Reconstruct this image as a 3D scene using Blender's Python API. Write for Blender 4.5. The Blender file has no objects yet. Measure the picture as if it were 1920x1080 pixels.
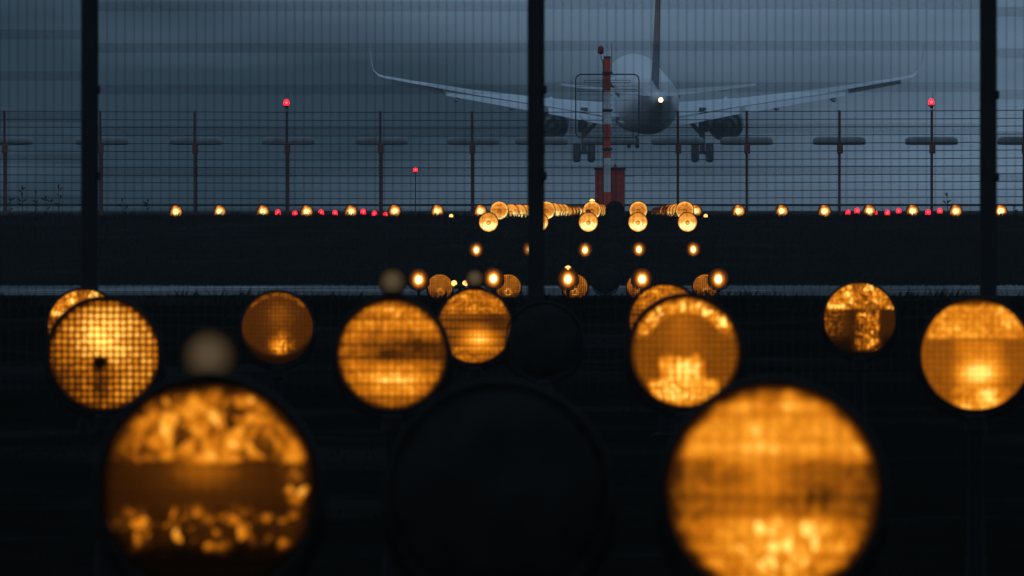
import bpy, math, random
from mathutils import Vector, noise

random.seed(7)
S = bpy.context.scene
C = S.collection

# ------------------------------------------------------------------ camera, sky, sun, exposure
F = 33333.0            # focal length in photo pixels (a 625 mm lens on a 36 mm sensor)
CZ = 1.5               # eye height
HX, HY = 1185.0, 390.0 # where the runway direction vanishes in the photo

def P(x, y, m):
    """a point seen at photo pixel x, y where one metre covers m pixels"""
    return Vector(((x - HX) / m, F / m, CZ + (HY - y) / m))

cam = bpy.data.cameras.new('camera')
cam.lens = F / 1920 * 36
cam.sensor_width = 36
cam.clip_start = 0.5
cam.clip_end = 20000
cam.dof.use_dof = True
cam.dof.focus_distance = 640
cam.dof.aperture_fstop = 34.0
camo = bpy.data.objects.new('camera', cam)
C.objects.link(camo)
camo.location = (0, 0, CZ)
camo.rotation_euler = (math.pi / 2 - 150 / F, 0, 225 / F)
S.camera = camo

SUN_EL, SUN_ROT = math.radians(9), math.radians(205)
w = bpy.data.worlds.new('World')
S.world = w
w.use_nodes = True
nt = w.node_tree
nt.nodes.clear()
out = nt.nodes.new('ShaderNodeOutputWorld')
bg = nt.nodes.new('ShaderNodeBackground')
sky = nt.nodes.new('ShaderNodeTexSky')
sky.sky_type = 'NISHITA'
sky.sun_disc = False
sky.sun_elevation = SUN_EL
sky.sun_rotation = SUN_ROT
sky.air_density = 1.6
sky.dust_density = 3.0
sky.ozone_density = 4.0
bg.inputs['Strength'].default_value = 0.06
# overcast: a ragged grey blue cloud deck covers most of the clear sky
tc = nt.nodes.new('ShaderNodeTexCoord')
cn = nt.nodes.new('ShaderNodeTexNoise')
cn.inputs['Scale'].default_value = 15.0
cn.inputs['Detail'].default_value = 3.0
cn.inputs['Roughness'].default_value = 0.45
mp = nt.nodes.new('ShaderNodeMapping')
mp.inputs['Location'].default_value = (-0.0514864, 2.7074342, -2.9553825)
mp.inputs['Scale'].default_value = (1.0, 1.0, 5.0)     # layered cloud, flattened towards the horizon
cr = nt.nodes.new('ShaderNodeValToRGB')
cr.color_ramp.elements[0].position = 0.38
cr.color_ramp.elements[0].color = (0.27, 0.56, 0.82, 1)
cr.color_ramp.elements[1].position = 0.60
cr.color_ramp.elements[1].color = (2.70, 4.15, 5.95, 1)
mx = nt.nodes.new('ShaderNodeMix')
mx.data_type = 'RGBA'
mx.inputs['Factor'].default_value = 0.95
# an overcast deck is brighter overhead than at the horizon
sx = nt.nodes.new('ShaderNodeSeparateXYZ')
zr = nt.nodes.new('ShaderNodeMapRange')
zr.inputs['To Min'].default_value, zr.inputs['To Max'].default_value = 1.0, 2.0
zm = nt.nodes.new('ShaderNodeVectorMath')
zm.operation = 'SCALE'
nt.links.new(tc.outputs['Generated'], sx.inputs[0])
nt.links.new(sx.outputs['Z'], zr.inputs['Value'])
nt.links.new(zr.outputs['Result'], zm.inputs['Scale'])
nt.links.new(cr.outputs['Color'], zm.inputs[0])
nt.links.new(tc.outputs['Generated'], mp.inputs['Vector'])
nt.links.new(mp.outputs['Vector'], cn.inputs['Vector'])
nt.links.new(cn.outputs['Fac'], cr.inputs['Fac'])
nt.links.new(sky.outputs['Color'], mx.inputs['A'])
nt.links.new(zm.outputs[0], mx.inputs['B'])
nt.links.new(mx.outputs['Result'], bg.inputs['Color'])
nt.links.new(bg.outputs['Background'], out.inputs['Surface'])

sl = bpy.data.lights.new('sun', 'SUN')
sl.energy = 0.04
sl.angle = math.radians(20)
sl.color = (1.0, 0.93, 0.86)
so = bpy.data.objects.new('sun', sl)
C.objects.link(so)
so.rotation_euler = (math.pi / 2 - SUN_EL, 0, math.radians(-25))

S.view_settings.view_transform = 'Standard'
S.view_settings.look = 'None'
S.view_settings.gamma = 1
S.view_settings.exposure = 0
S.view_settings.use_curve_mapping = False
S.cycles.use_denoising = True
S.cycles.use_adaptive_sampling = False
S.cycles.max_bounces = 6
S.cycles.volume_bounces = 1
S.cycles.sample_clamp_indirect = 2.0

# ------------------------------------------------------------------ materials
def mat(name, col, rough=0.6, metal=0.0, spec=0.5, var=0.25, scale=6.0, bump=0.0, emit=None, es=0.0):
    m = bpy.data.materials.new(name)
    m.use_nodes = True
    t = m.node_tree
    b = t.nodes['Principled BSDF']
    b.inputs['Roughness'].default_value = rough
    b.inputs['Metallic'].default_value = metal
    b.inputs['Specular IOR Level'].default_value = spec
    co = t.nodes.new('ShaderNodeTexCoord')
    n = t.nodes.new('ShaderNodeTexNoise')
    n.inputs['Scale'].default_value = scale
    n.inputs['Detail'].default_value = 6
    r = t.nodes.new('ShaderNodeValToRGB')
    r.color_ramp.elements[0].position = 0.3
    r.color_ramp.elements[1].position = 0.7
    r.color_ramp.elements[0].color = tuple(c * (1 - var) for c in col) + (1,)
    r.color_ramp.elements[1].color = tuple(min(1, c * (1 + var)) for c in col) + (1,)
    t.links.new(co.outputs['Object'], n.inputs['Vector'])
    t.links.new(n.outputs['Fac'], r.inputs['Fac'])
    t.links.new(r.outputs['Color'], b.inputs['Base Color'])
    if bump:
        bp = t.nodes.new('ShaderNodeBump')
        bp.inputs['Strength'].default_value = bump
        t.links.new(n.outputs['Fac'], bp.inputs['Height'])
        t.links.new(bp.outputs['Normal'], b.inputs['Normal'])
    if emit:
        b.inputs['Emission Color'].default_value = emit + (1,)
        b.inputs['Emission Strength'].default_value = es
        m.cycles.emission_sampling = 'NONE'
    return m

def lens_mat(name, stops, spec=0.04):
    """amber prismatic lamp glass; the attribute 'glow' says how much of the filament each prism throws forward, painted halos included"""
    m = bpy.data.materials.new(name)
    m.use_nodes = True
    t = m.node_tree
    b = t.nodes['Principled BSDF']
    b.inputs['Base Color'].default_value = (0.010, 0.005, 0.001, 1)
    b.inputs['Roughness'].default_value = 0.3
    b.inputs['Specular IOR Level'].default_value = spec
    a = t.nodes.new('ShaderNodeAttribute')
    a.attribute_name = 'glow'
    r = t.nodes.new('ShaderNodeValToRGB')
    e = r.color_ramp.elements
    e[0].position, e[0].color = stops[0][0], stops[0][1] + (1,)
    e[1].position, e[1].color = stops[-1][0], stops[-1][1] + (1,)
    for p, c in stops[1:-1]:
        e.new(p).color = c + (1,)
    mm = t.nodes.new('ShaderNodeMath')
    mm.operation = 'MAXIMUM'
    mm.inputs[1].default_value = 1.0
    t.links.new(a.outputs['Fac'], r.inputs['Fac'])
    t.links.new(a.outputs['Fac'], mm.inputs[0])
    t.links.new(r.outputs['Color'], b.inputs['Emission Color'])
    t.links.new(mm.outputs[0], b.inputs['Emission Strength'])
    m.cycles.emission_sampling = 'NONE'
    return m

M = {
    'lens_cream': lens_mat('faint_cream_globe', [(0.0, (0.001, 0.0008, 0.0005)), (0.5, (0.04, 0.027, 0.014)), (1.0, (0.125, 0.088, 0.048))], 0.0),
    'grass': mat('grass_blades', (0.010, 0.010, 0.006), 0.9, var=0.5, scale=0.6, spec=0.0),
    'weed': mat('dry_weed', (0.02, 0.02, 0.012), 0.9, spec=0.1),
    'black': mat('black_paint', (0.008, 0.009, 0.010), 0.55, spec=0.25),
    'wire': mat('dark_green_coated_wire', (0.010, 0.014, 0.013), 0.6, spec=0.2),
    'housing': mat('lamp_housing', (0.010, 0.009, 0.008), 0.6, spec=0.12),
    'pole': mat('painted_pole', (0.009, 0.0085, 0.008), 0.7, 0.0, 0.05),
    'lens': lens_mat('lit_amber_lens', [(0.0, (0.001, 0.0004, 0.0001)), (0.2, (0.085, 0.022, 0.0012)), (0.5, (0.66, 0.178, 0.005)), (0.8, (1.12, 0.40, 0.024)), (1.0, (1.45, 0.84, 0.16))]),
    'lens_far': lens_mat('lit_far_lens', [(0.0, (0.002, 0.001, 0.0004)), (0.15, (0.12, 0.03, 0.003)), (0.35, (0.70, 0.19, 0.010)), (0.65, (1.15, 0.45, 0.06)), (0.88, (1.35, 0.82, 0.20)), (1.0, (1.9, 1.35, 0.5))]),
    'flash': mat('clear_flasher_glass', (0.014, 0.014, 0.012), 0.6, spec=0.06, var=0.4, scale=14),
    'globe_hot': mat('lit_globe', (0.5, 0.4, 0.2), 0.5, emit=(1.0, 0.48, 0.11), es=2.6),
    'redp': mat('red_mast_paint', (0.80, 0.09, 0.03), 0.55, var=0.18, scale=9),
    'whitep': mat('white_mast_paint', (0.78, 0.80, 0.80), 0.55, var=0.12, scale=9),
    'cabinet': mat('red_cabinet_paint', (0.46, 0.045, 0.03), 0.6, var=0.25, scale=5),
    'cabtop': mat('cabinet_lid_paint', (0.09, 0.012, 0.010), 0.6),
    'steel': mat('dull_steel', (0.035, 0.038, 0.042), 0.5, 0.5),
    'post': mat('rust_red_post', (0.11, 0.024, 0.02), 0.7, var=0.4, scale=4),
    'screenwire': mat('screen_wire', (0.012, 0.013, 0.015), 0.6),
    'radome': mat('grey_green_radome', (0.17, 0.195, 0.20), 0.7, var=0.2, scale=3),
    'redlit': mat('lit_red_dome', (0.3, 0.01, 0.02), 0.3, emit=(1.0, 0.006, 0.016), es=3.6),
    'redhot': mat('lit_red_bulb', (0.5, 0.1, 0.1), 0.3, emit=(1.0, 0.06, 0.08), es=4.0),
    'redoff': mat('unlit_red_dome', (0.30, 0.008, 0.02), 0.3),
    'awhite': mat('aircraft_white', (0.78, 0.80, 0.82), 0.35, var=0.04, scale=0.5),
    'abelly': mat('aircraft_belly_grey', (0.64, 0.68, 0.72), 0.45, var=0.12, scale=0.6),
    'agrey': mat('aircraft_wing_grey', (0.66, 0.71, 0.76), 0.4, var=0.08, scale=0.5),
    'adark': mat('aircraft_dark_grey', (0.085, 0.10, 0.115), 0.5),
    'aileron': mat('aircraft_aileron_shade', (0.05, 0.055, 0.065), 0.5),  # dark tone painted in for the shade of the aileron underside and gap
    'afin': mat('aircraft_fin_blue', (0.03, 0.045, 0.085), 0.4, var=0.1),
    'afin2': mat('aircraft_fin_orange', (0.30, 0.11, 0.05), 0.4, var=0.1),
    'tyre': mat('tyre_rubber', (0.06, 0.06, 0.062), 0.85),
    'taillight': mat('lit_tail_light', (0.8, 0.7, 0.5), 0.3, emit=(1.0, 0.62, 0.26), es=6.0),
}

# ------------------------------------------------------------------ mesh helpers
class MB:
    def __init__(self):
        self.v, self.f, self.mi = [], [], []
        self.cur = 0
    def add(self, vs, fs):
        o = len(self.v)
        self.v += [tuple(v) for v in vs]
        self.f += [tuple(o + i for i in f) for f in fs]
        self.mi += [self.cur] * len(fs)
    def box(self, c, s, bev=0.0):
        x, y, z = c
        a, b, d = s[0] / 2, s[1] / 2, s[2] / 2
        if bev <= 0:
            vs = [(x + i * a, y + j * b, z + k * d) for i in (-1, 1) for j in (-1, 1) for k in (-1, 1)]
            self.add(vs, [(0, 1, 3, 2), (4, 6, 7, 5), (0, 4, 5, 1), (2, 3, 7, 6), (0, 2, 6, 4), (1, 5, 7, 3)])
            return
        # chamfered along the vertical edges and the top and bottom rims
        def loop(q, zz):
            aa, bb = a - q, b - q
            e = min(bev, aa * .9, bb * .9)
            return [(x + p, y + r, zz) for p, r in ((-aa + e, -bb), (aa - e, -bb), (aa, -bb + e), (aa, bb - e),
                                                     (aa - e, bb), (-aa + e, bb), (-aa, bb - e), (-aa, -bb + e))]
        L = [loop(bev, z - d), loop(0, z - d + bev), loop(0, z + d - bev), loop(bev, z + d)]
        self.loft(L)
    def loft(self, L, cap=True):
        n = len(L[0])
        vs = [p for l in L for p in l]
        fs = []
        for k in range(len(L) - 1):
            for i in range(n):
                j = (i + 1) % n
                fs.append((k * n + i, k * n + j, (k + 1) * n + j, (k + 1) * n + i))
        if cap:
            fs.append(tuple(range(n - 1, -1, -1)))
            fs.append(tuple((len(L) - 1) * n + i for i in range(n)))
        self.add(vs, fs)
    def tube(self, pts, r, n=8, closed=False):
        pts = [Vector(p) for p in pts]
        rs = r if isinstance(r, (list, tuple)) else [r] * len(pts)
        L = []
        for i, p in enumerate(pts):
            if closed:
                d = pts[(i + 1) % len(pts)] - pts[i - 1]
            else:
                d = pts[min(i + 1, len(pts) - 1)] - pts[max(i - 1, 0)]
            d.normalize()
            u = d.cross(Vector((0, 1, 0)))
            if u.length < 0.05:
                u = d.cross(Vector((1, 0, 0)))
            u.normalize()
            q = d.cross(u)
            L.append([p + (u * math.cos(a) + q * math.sin(a)) * rs[i] for a in (2 * math.pi * k / n for k in range(n))])
        if closed:
            L.append(L[0])
        self.loft(L, not closed)
    def lathe(self, prof, n=24, o=(0, 0, 0), axis='y', cap=True):
        """prof: list of (radius, height along the axis)"""
        L = []
        for r, h in prof:
            ring = []
            for k in range(n):
                a = 2 * math.pi * k / n
                c, s = r * math.cos(a), r * math.sin(a)
                ring.append((o[0] + c, o[1] + h, o[2] + s) if axis == 'y' else
                            (o[0] + c, o[1] + s, o[2] + h) if axis == 'z' else (o[0] + h, o[1] + c, o[2] + s))
            L.append(ring)
        self.loft(L, cap)
    def ball(self, c, r, n=12, k=8, sz=1.0):
        prof = [(max(1e-4, r * math.sin(math.pi * i / k)), -r * sz * math.cos(math.pi * i / k)) for i in range(k + 1)]
        self.lathe(prof, n, c, 'z', True)
    def mesh(self, name, mats, smooth=True):
        me = bpy.data.meshes.new(name)
        me.from_pydata(self.v, [], self.f)
        for q in (mats if isinstance(mats, (list, tuple)) else [mats]):
            me.materials.append(q)
        me.polygons.foreach_set('material_index', self.mi)
        me.update()
        if smooth:
            me.shade_smooth()
            try:
                me.set_sharp_from_angle(angle=math.radians(38))
            except Exception:
                pass
        return me

def link(name, me, parent=None, loc=(0, 0, 0), rz=0.0):
    o = bpy.data.objects.new(name, me)
    C.objects.link(o)
    o.location = loc
    o.rotation_euler = (0, 0, rz)
    if parent:
        o.parent = parent
    return o

def build(name, mb, mats, parent=None, loc=(0, 0, 0), smooth=True):
    return link(name, mb.mesh(name, mats, smooth), parent, loc)

def thing(name, label, cat, loc=(0, 0, 0), group=None):
    o = link(name, None, None, loc)
    return tag(o, label, cat, group)

def tag(o, label=None, cat=None, group=None, kind=None):
    if label: o['label'] = label
    if cat: o['category'] = cat
    if group: o['group'] = group
    if kind: o['kind'] = kind
    return o

# ------------------------------------------------------------------ ground
PROF = [(-60, -1.62), (55, -1.58), (74, -1.5), (108, -0.95), (130, -0.665), (146, -0.95), (165, -1.55), (240, -1.75), (284, -1.75),
        (294, -1.455), (330, -1.42), (338, -1.30), (392, -0.27), (402, -0.215), (425, -0.27), (700, -0.30), (2150, -0.33)]

def zprof(d):
    for (a, za), (b, zb) in zip(PROF, PROF[1:]):
        if d <= b:
            t = max(0.0, (d - a) / (b - a))
            return za + (zb - za) * t
    return PROF[-1][1]

def zg(x, d):
    z = zprof(d)
    k = 0.0
    if 60 < d < 150: k = 0.035
    elif 338 < d < 460: k = 0.05
    if k:
        z += k * noise.noise(Vector((x * 0.55, d * 0.16, 3.1))) + 0.4 * k * noise.noise(Vector((x * 2.3, d * 0.5, 9.0)))
    return z + CZ

xs = [-1000, -600, -300, -150, -80, -50, -35]
xs += [-24 + 0.4 * i for i in range(121)]
xs += [35, 50, 80, 150, 300, 600, 1000]
ys = [-60, -20, 20, 45] + [55 + 3 * i for i in range(38)] + [172, 190, 215, 240, 262, 275, 284, 288, 291, 294, 300, 310, 320, 330]
ys += [333 + 3 * i for i in range(36)] + [450, 480, 520, 580, 650, 750, 900, 1100, 1400, 1800, 2150]
vs = [(x, y, zg(x, y)) for y in ys for x in xs]
nx = len(xs)
fs = [(j * nx + i, j * nx + i + 1, (j + 1) * nx + i + 1, (j + 1) * nx + i) for j in range(len(ys) - 1) for i in range(nx - 1)]

def ground_mat(name, c1, c2, scale, r1, r2, spec, bump, wet):
    m = bpy.data.materials.new(name)
    m.use_nodes = True
    t = m.node_tree
    b = t.nodes['Principled BSDF']
    b.inputs['Specular IOR Level'].default_value = spec
    co = t.nodes.new('ShaderNodeTexCoord')
    n = t.nodes.new('ShaderNodeTexNoise')
    n.inputs['Scale'].default_value = scale
    n.inputs['Detail'].default_value = 8
    ms = t.nodes.new('ShaderNodeMapRange')
    ms.inputs['From Min'].default_value, ms.inputs['From Max'].default_value = 0.54, 0.66
    ms.inputs['To Min'].default_value, ms.inputs['To Max'].default_value = spec, wet
    n2 = t.nodes.new('ShaderNodeTexNoise')
    n2.inputs['Scale'].default_value = scale * 0.22
    n2.inputs['Detail'].default_value = 3
    r = t.nodes.new('ShaderNodeValToRGB')
    r.color_ramp.elements[0].position, r.color_ramp.elements[1].position = 0.35, 0.68
    r.color_ramp.elements[0].color, r.color_ramp.elements[1].color = c1 + (1,), c2 + (1,)
    mr = t.nodes.new('ShaderNodeMapRange')
    mr.inputs['From Min'].default_value, mr.inputs['From Max'].default_value = 0.52, 0.62
    mr.inputs['To Min'].default_value, mr.inputs['To Max'].default_value = r1, r2
    bp = t.nodes.new('ShaderNodeBump')
    bp.inputs['Strength'].default_value = bump
    bp.inputs['Distance'].default_value = 0.03
    t.links.new(co.outputs['Object'], n.inputs['Vector'])
    t.links.new(co.outputs['Object'], n2.inputs['Vector'])
    t.links.new(n.outputs['Fac'], r.inputs['Fac'])
    t.links.new(n2.outputs['Fac'], mr.inputs['Value'])
    t.links.new(mr.outputs['Result'], b.inputs['Roughness'])
    t.links.new(n2.outputs['Fac'], ms.inputs['Value'])
    t.links.new(ms.outputs['Result'], b.inputs['Specular IOR Level'])
    t.links.new(r.outputs['Color'], b.inputs['Base Color'])
    t.links.new(n.outputs['Fac'], bp.inputs['Height'])
    t.links.new(bp.outputs['Normal'], b.inputs['Normal'])
    return m

me = bpy.data.meshes.new('ground')
me.from_pydata(vs, [], fs)
me.materials.append(ground_mat('dark_turf', (0.003, 0.003, 0.0025), (0.008, 0.0075, 0.005), 1.6, 0.95, 0.8, 0.0, 0.6, 0.003))
me.shade_smooth()
tag(link('ground', me), kind='structure')

# wet service road crossing in the dip, with a low concrete kerb on the far side
rx = [-200 + 8 * i for i in range(51)]
vs, fs = [], []
ry = [295, 302, 310, 318, 328.5]
for y in ry:
    for x in rx:
        vs.append((x, y, zprof(y) + CZ + 0.006))
fs = [(j * 51 + i, j * 51 + i + 1, (j + 1) * 51 + i + 1, (j + 1) * 51 + i) for j in range(4) for i in range(50)]
me = bpy.data.meshes.new('service_road')
me.from_pydata(vs, [], fs)
me.materials.append(ground_mat('wet_asphalt', (0.022, 0.024, 0.026), (0.05, 0.054, 0.06), 0.9, 0.6, 0.35, 0.12, 0.25, 0.4))
tag(link('service_road', me), kind='structure')

# ------------------------------------------------------------------ grass
def grass(name, n, xr, yr, hmin, hmax, wid, label):
    vs, fs = [], []
    for i in range(n):
        d = random.uniform(*yr)
        x = random.uniform(*xr) * d / 100
        z = zg(x, d) - 0.02
        q = 0.5 + 0.9 * max(0, noise.noise(Vector((x * 0.7, d * 0.25, 0))) + 0.45)
        h = random.uniform(hmin, hmax) * q
        a = random.uniform(-1, 1)
        ln = random.uniform(-0.45, 0.45) * h
        ww = wid * random.uniform(0.6, 1.3)
        k = len(vs)
        vs += [(x - ww * math.cos(a), d - ww * math.sin(a), z), (x + ww * math.cos(a), d + ww * math.sin(a), z),
               (x + ln * 0.35, d + random.uniform(-0.3, 0.3) * h, z + h * 0.62), (x + ln, d + random.uniform(-0.4, 0.4) * h, z + h)]
        fs += [(k, k + 1, k + 2), (k + 2, k + 1, k + 3)]
    me = bpy.data.meshes.new(name)
    me.from_pydata(vs, [], fs)
    me.materials.append(M['grass'])
    tag(link(name, me), label, 'grass', kind='stuff')

grass('near_grass', 26000, (-4.2, 3.2), (70, 136), 0.02, 0.06, 0.005, 'dark short grass on the near rise below the mesh fence')
grass('bank_grass', 60000, (-4.4, 3.4), (336, 412), 0.05, 0.15, 0.012, 'dark rough grass on the bank under the runway lamps')

grass('crest_tufts', 9000, (-4.2, 3.2), (122, 137), 0.03, 0.11, 0.007, 'uneven tufts of dark grass along the near crest')
grass('verge_tufts', 16000, (-4.4, 3.4), (324, 337), 0.05, 0.20, 0.012, 'dark grass tufts along the far verge of the wet road')

# ------------------------------------------------------------------ lamps
RL = 0.190
def lens_mesh(name, g, n, seed=0.0, dots=0.75, sub=2, material='lens', gain=1.0):
    """a disc of small pillow shaped prisms, n across; g(u, v) gives the light each throws forward and any painted halo"""
    mb = MB()
    cs = 2 * RL / n
    k1 = 2 * sub + 1
    glow = []
    for i in range(n):
        for j in range(n):
            cu, cv = -1 + (i + .5) * 2 / n, -1 + (j + .5) * 2 / n
            if math.hypot(max(0, abs(cu) - 1 / n), max(0, abs(cv) - 1 / n)) > 0.99:
                continue
            rnd = noise.noise(Vector((i * 1.7 + seed, j * 2.3, seed)))
            ou, ov = 0.25 * noise.noise(Vector((i * 2.1, j * 1.3 + seed, 4))), 0.25 * noise.noise(Vector((i * 1.1, j * 2.7 + seed, 8)))
            pv, pf = [], []
            for a in range(-sub, sub + 1):
                for b in range(-sub, sub + 1):
                    a_, b_ = a / sub, b / sub
                    u, v = cu + a_ * 0.985 / n, cv + b_ * 0.985 / n
                    r = math.hypot(u, v)
                    if r > 0.995:
                        u, v = u / r * 0.995, v / r * 0.995
                    hgt = (1 - a_ * a_) * (1 - b_ * b_)
                    pv.append((u * RL, -0.035 * (1 - min(1, r) ** 2) - cs * 0.2 * hgt, v * RL))
                    e = g(u, v) * gain
                    spot = math.exp(-((a_ - ou) ** 2 + (b_ - ov) ** 2) * 2.6)
                    e *= (1 - dots) + dots * 1.7 * spot
                    e *= 1 + 0.5 * dots * rnd
                    glow.append(max(0.0, e))
            for a in range(2 * sub):
                for b in range(2 * sub):
                    k = a * k1 + b
                    pf.append((k, k + k1, k + k1 + 1, k + 1))
            mb.add(pv, pf)
    me = mb.mesh(name, M[material], smooth=False)
    at = me.attributes.new('glow', 'FLOAT', 'POINT')
    at.data.foreach_set('value', glow)
    return me

def ga(u, v, cu, cv, su, sv):
    return math.exp(-((u - cu) / su) ** 2 - ((v - cv) / sv) ** 2)

def st(x, a, b):
    t = min(1, max(0, (x - a) / (b - a)))
    return t * t * (3 - 2 * t)

def nz(u, v, s, k=0.0):
    return noise.noise(Vector((u * s + k * 7.1, v * s - k * 3.3, k)))

def blot(u, v, s, k):
    return st(nz(u, v, s, k) + 0.5 * nz(u, v, s * 2.1, k + 1), -0.25, 0.45)

def ca(u, v, s, k):
    """light folded by pressed glass: bright wandering filaments and flakes"""
    wu, wv = u + 0.22 * nz(u, v, s * 0.6, k + 3), v + 0.22 * nz(u, v, s * 0.6, k + 5)
    r1 = 1 - abs(nz(wu, wv, s, k)) * 2.2
    r2 = 1 - abs(nz(wu, wv, s * 2.3, k + 2)) * 2.2
    return max(0, r1) ** 2 * 0.6 + max(0, r2) ** 2 * 0.35 + 0.5 * st(nz(wu, wv, s * 1.1, k + 9), 0.0, 0.35)
def fl(u, v, s, k):
    """angular flakes where single prisms catch the filament"""
    wu, wv = u + 0.05 * nz(u, v, 7, k), v + 0.05 * nz(u, v, 7, k + 4)
    d, p = noise.voronoi(Vector((wu * s + k, wv * s * 0.8, k * 0.37)))
    h = math.sin(p[0].x * 12.9898 + p[0].y * 78.233) * 43758.5453
    h -= math.floor(h)
    return h * h * st(d[1] - d[0], 0.02, 0.22) * 1.5
def edge(u, v, a=0.8, b=1.0):
    return 1 - st(math.hypot(u, v), a, b)

def g_grid(u, v):       # whole face lit, dark bulb holder in the middle
    e = 0.44 + 0.75 * ga(u, v, -0.05, 0.32, 0.48, 0.42) + 0.12 * u
    e -= 0.85 * ga(u, v, -0.07, -0.13, 0.13, 0.12) + 0.30 * ga(u, v, -0.07, -0.50, 0.18, 0.34)
    e -= 0.15 * ga(u, v, -0.75, -0.5, 0.4, 0.4)
    return e * (1 - 0.8 * st(v - 0.35 * abs(u), 0.9, 1.0)) * edge(u, v, 0.88, 1.03)
def g_low(u, v):        # bright in the lower half, a dim belt across
    e = 0.40 + 0.62 * ga(u, v, 0.02, -0.44, 0.60, 0.26) + 0.20 * st(v, 0.2, 0.5) * (0.5 + ca(u, v, 3, 2))
    e -= 0.20 * ga(u, v, 0.55, 0.1, 0.5, 0.25) + 0.26 * ga(u, v, -0.08, 0.0, 0.24, 0.13)
    e *= 0.86 + 0.14 * math.sin(v * 26)
    return e * (0.8 + 0.35 * ca(u, v, 5, 12)) * edge(u, v, 0.88, 1.03)
def g_tier(u, v):       # smoky middle, tiers of light at the foot, ragged crown
    r = math.hypot(u, v)
    e = 0.27 + 0.09 * ga(u, v, -0.05, 0.45, 0.3, 0.6)
    e += 0.55 * st(0.46 - abs(u + 0.04) + 0.1 * nz(u, v, 4, 2), 0, 0.2) * st(v, -0.55, -0.45) * st(-v + 0.15 * nz(u, v, 5, 8), 0.02, 0.22) * (0.7 + 0.25 * math.sin(u * 40) + 0.3 * ca(u, v, 7, 7))
    e += 0.55 * st(0.68 - abs(u + 0.03), 0, 0.12) * st(-v, 0.46, 0.54) * (0.5 + 0.8 * ca(u, v, 6, 2))
    e += 0.30 * ga(u, v, -0.04, -0.32, 0.2, 0.15)
    e += 0.75 * st(r, 0.68, 0.76) * st(v, 0.22, 0.42) * (0.5 * ca(u, v, 6, 3) + 0.8 * fl(u, v, 9, 3))
    return e * edge(u, v, 0.88, 1.04)
def g_trap(u, v):       # lit cap above, hot patch below
    cap = st(v, 0.27, 0.31) * st(0.95 - abs(u) - 0.35 * (v - 0.3), 0, 0.1)
    e = 0.30 + 0.40 * cap * (0.3 + 0.55 * ca(u, v, 6, 4) + 0.5 * fl(u, v, 9, 4))
    e += 0.22 * st(0.55 - abs(u - 0.05) + 0.1 * nz(u, v, 3, 7), 0, 0.3) * st(0.3 - v, 0, 0.1) * (0.7 + 0.4 * ca(u, v, 7, 6))
    e += 0.62 * ga(u, v, 0.06, -0.32, 0.34, 0.2) + 0.45 * st(-v, 0.58, 0.64) * st(0.6 - abs(u - 0.1), 0, 0.2) * ca(u, v, 4, 8)
    return e * edge(u, v, 0.95, 1.06) * (1 - 0.7 * st(v, 0.86, 0.95))
def g_broken(u, v):     # flaring upper half, dark middle, glints along the foot
    j = 0.09 * nz(u, v, 2.5, 21) + 0.05 * nz(u, v, 7, 23)
    top = st(v + j, 0.24, 0.33) * (1 - st(v + 0.5 * j, 0.86, 0.97))
    e = 0.05 + 0.13 * ga(u, v, 0.05, 0.15, 0.75, 0.35)
    e += top * (0.0 + (1.35 - 0.4 * st(-u, 0.3, 0.9)) * max(0.05, 0.42 * ca(u, v, 4.2, 5) + 0.6 * fl(u, v, 6, 5) + 0.3 * ca(u, v, 7, 1) - 0.13)) * (0.7 + 0.4 * ga(u, v, 0.1, 0.45, 0.6, 0.3))
    e += 0.16 * ga(u, v, -0.05, 0.17, 0.38, 0.2)
    e += 0.95 * st(-v, 0.10, 0.34) * (1 - st(-v, 0.52, 0.70)) * max(0, 0.6 * ca(u, v, 8, 6) + 0.8 * fl(u, v, 9, 6) - 0.36) * (1 - 0.6 * st(u, 0.3, 0.8))
    e += 0.9 * ga(u, v, 0.86, -0.02, 0.13, 0.12) * fl(u, v, 9, 2) + 0.5 * ga(u, v, 0.84, 0.25, 0.14, 0.22) * ca(u, v, 7, 3)
    e = e if e < 0.55 else 0.55 + 0.55 * (e - 0.55)
    return e * edge(u, v, 0.86 + 0.06 * nz(u, v, 6, 4), 1.0) * (1 - 0.95 * st(-v + 0.1 * nz(u, v, 3, 30), 0.46, 0.63))
def g_full(u, v):       # almost all of it glowing
    j = 0.05 * nz(u, v, 3, 22)
    cap = st(v + j, 0.27, 0.33) * (1 - st(v, 0.90, 1.0)) * st(1.02 - abs(u) - 0.2 * abs(v - 0.5) + j, 0, 0.1)
    e = 0.22 + 0.16 * ga(u, v, -0.1, 0.0, 0.6, 0.8) + 0.12 * ca(u, v, 6, 14)
    e += cap * (0.22 + 0.18 * ca(u, v, 2.6, 7) + 0.2 * ca(u, v, 6, 3) + 0.22 * fl(u, v, 5, 7)) - 0.25 * cap * ga(u, v, 0, 0.85, 0.2, 0.25)
    e += 0.20 * st(0.3 - abs(u + 0.08), 0, 0.4) * st(v + j, -0.2, 0.1) * (1 - 0.6 * cap)
    low = st(-v + j, 0.12, 0.34)
    e += low * ga(u, v, 0.05, -0.5, 0.7, 0.5) * (0.12 + 0.36 * ca(u, v, 7, 9) + 0.6 * fl(u, v, 9, 9)) + 0.22 * low * ga(u, v, 0.1, -0.42, 0.4, 0.2)
    e -= 0.10 * ga(u, v, 0.25, -0.08, 0.5, 0.16)
    e = e if e < 0.55 else 0.55 + 0.6 * (e - 0.55)
    return e * (0.93 + 0.07 * math.sin(v * 34)) * edge(u, v, 0.86 + 0.06 * nz(u, v, 6, 5), 1.02)
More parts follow.
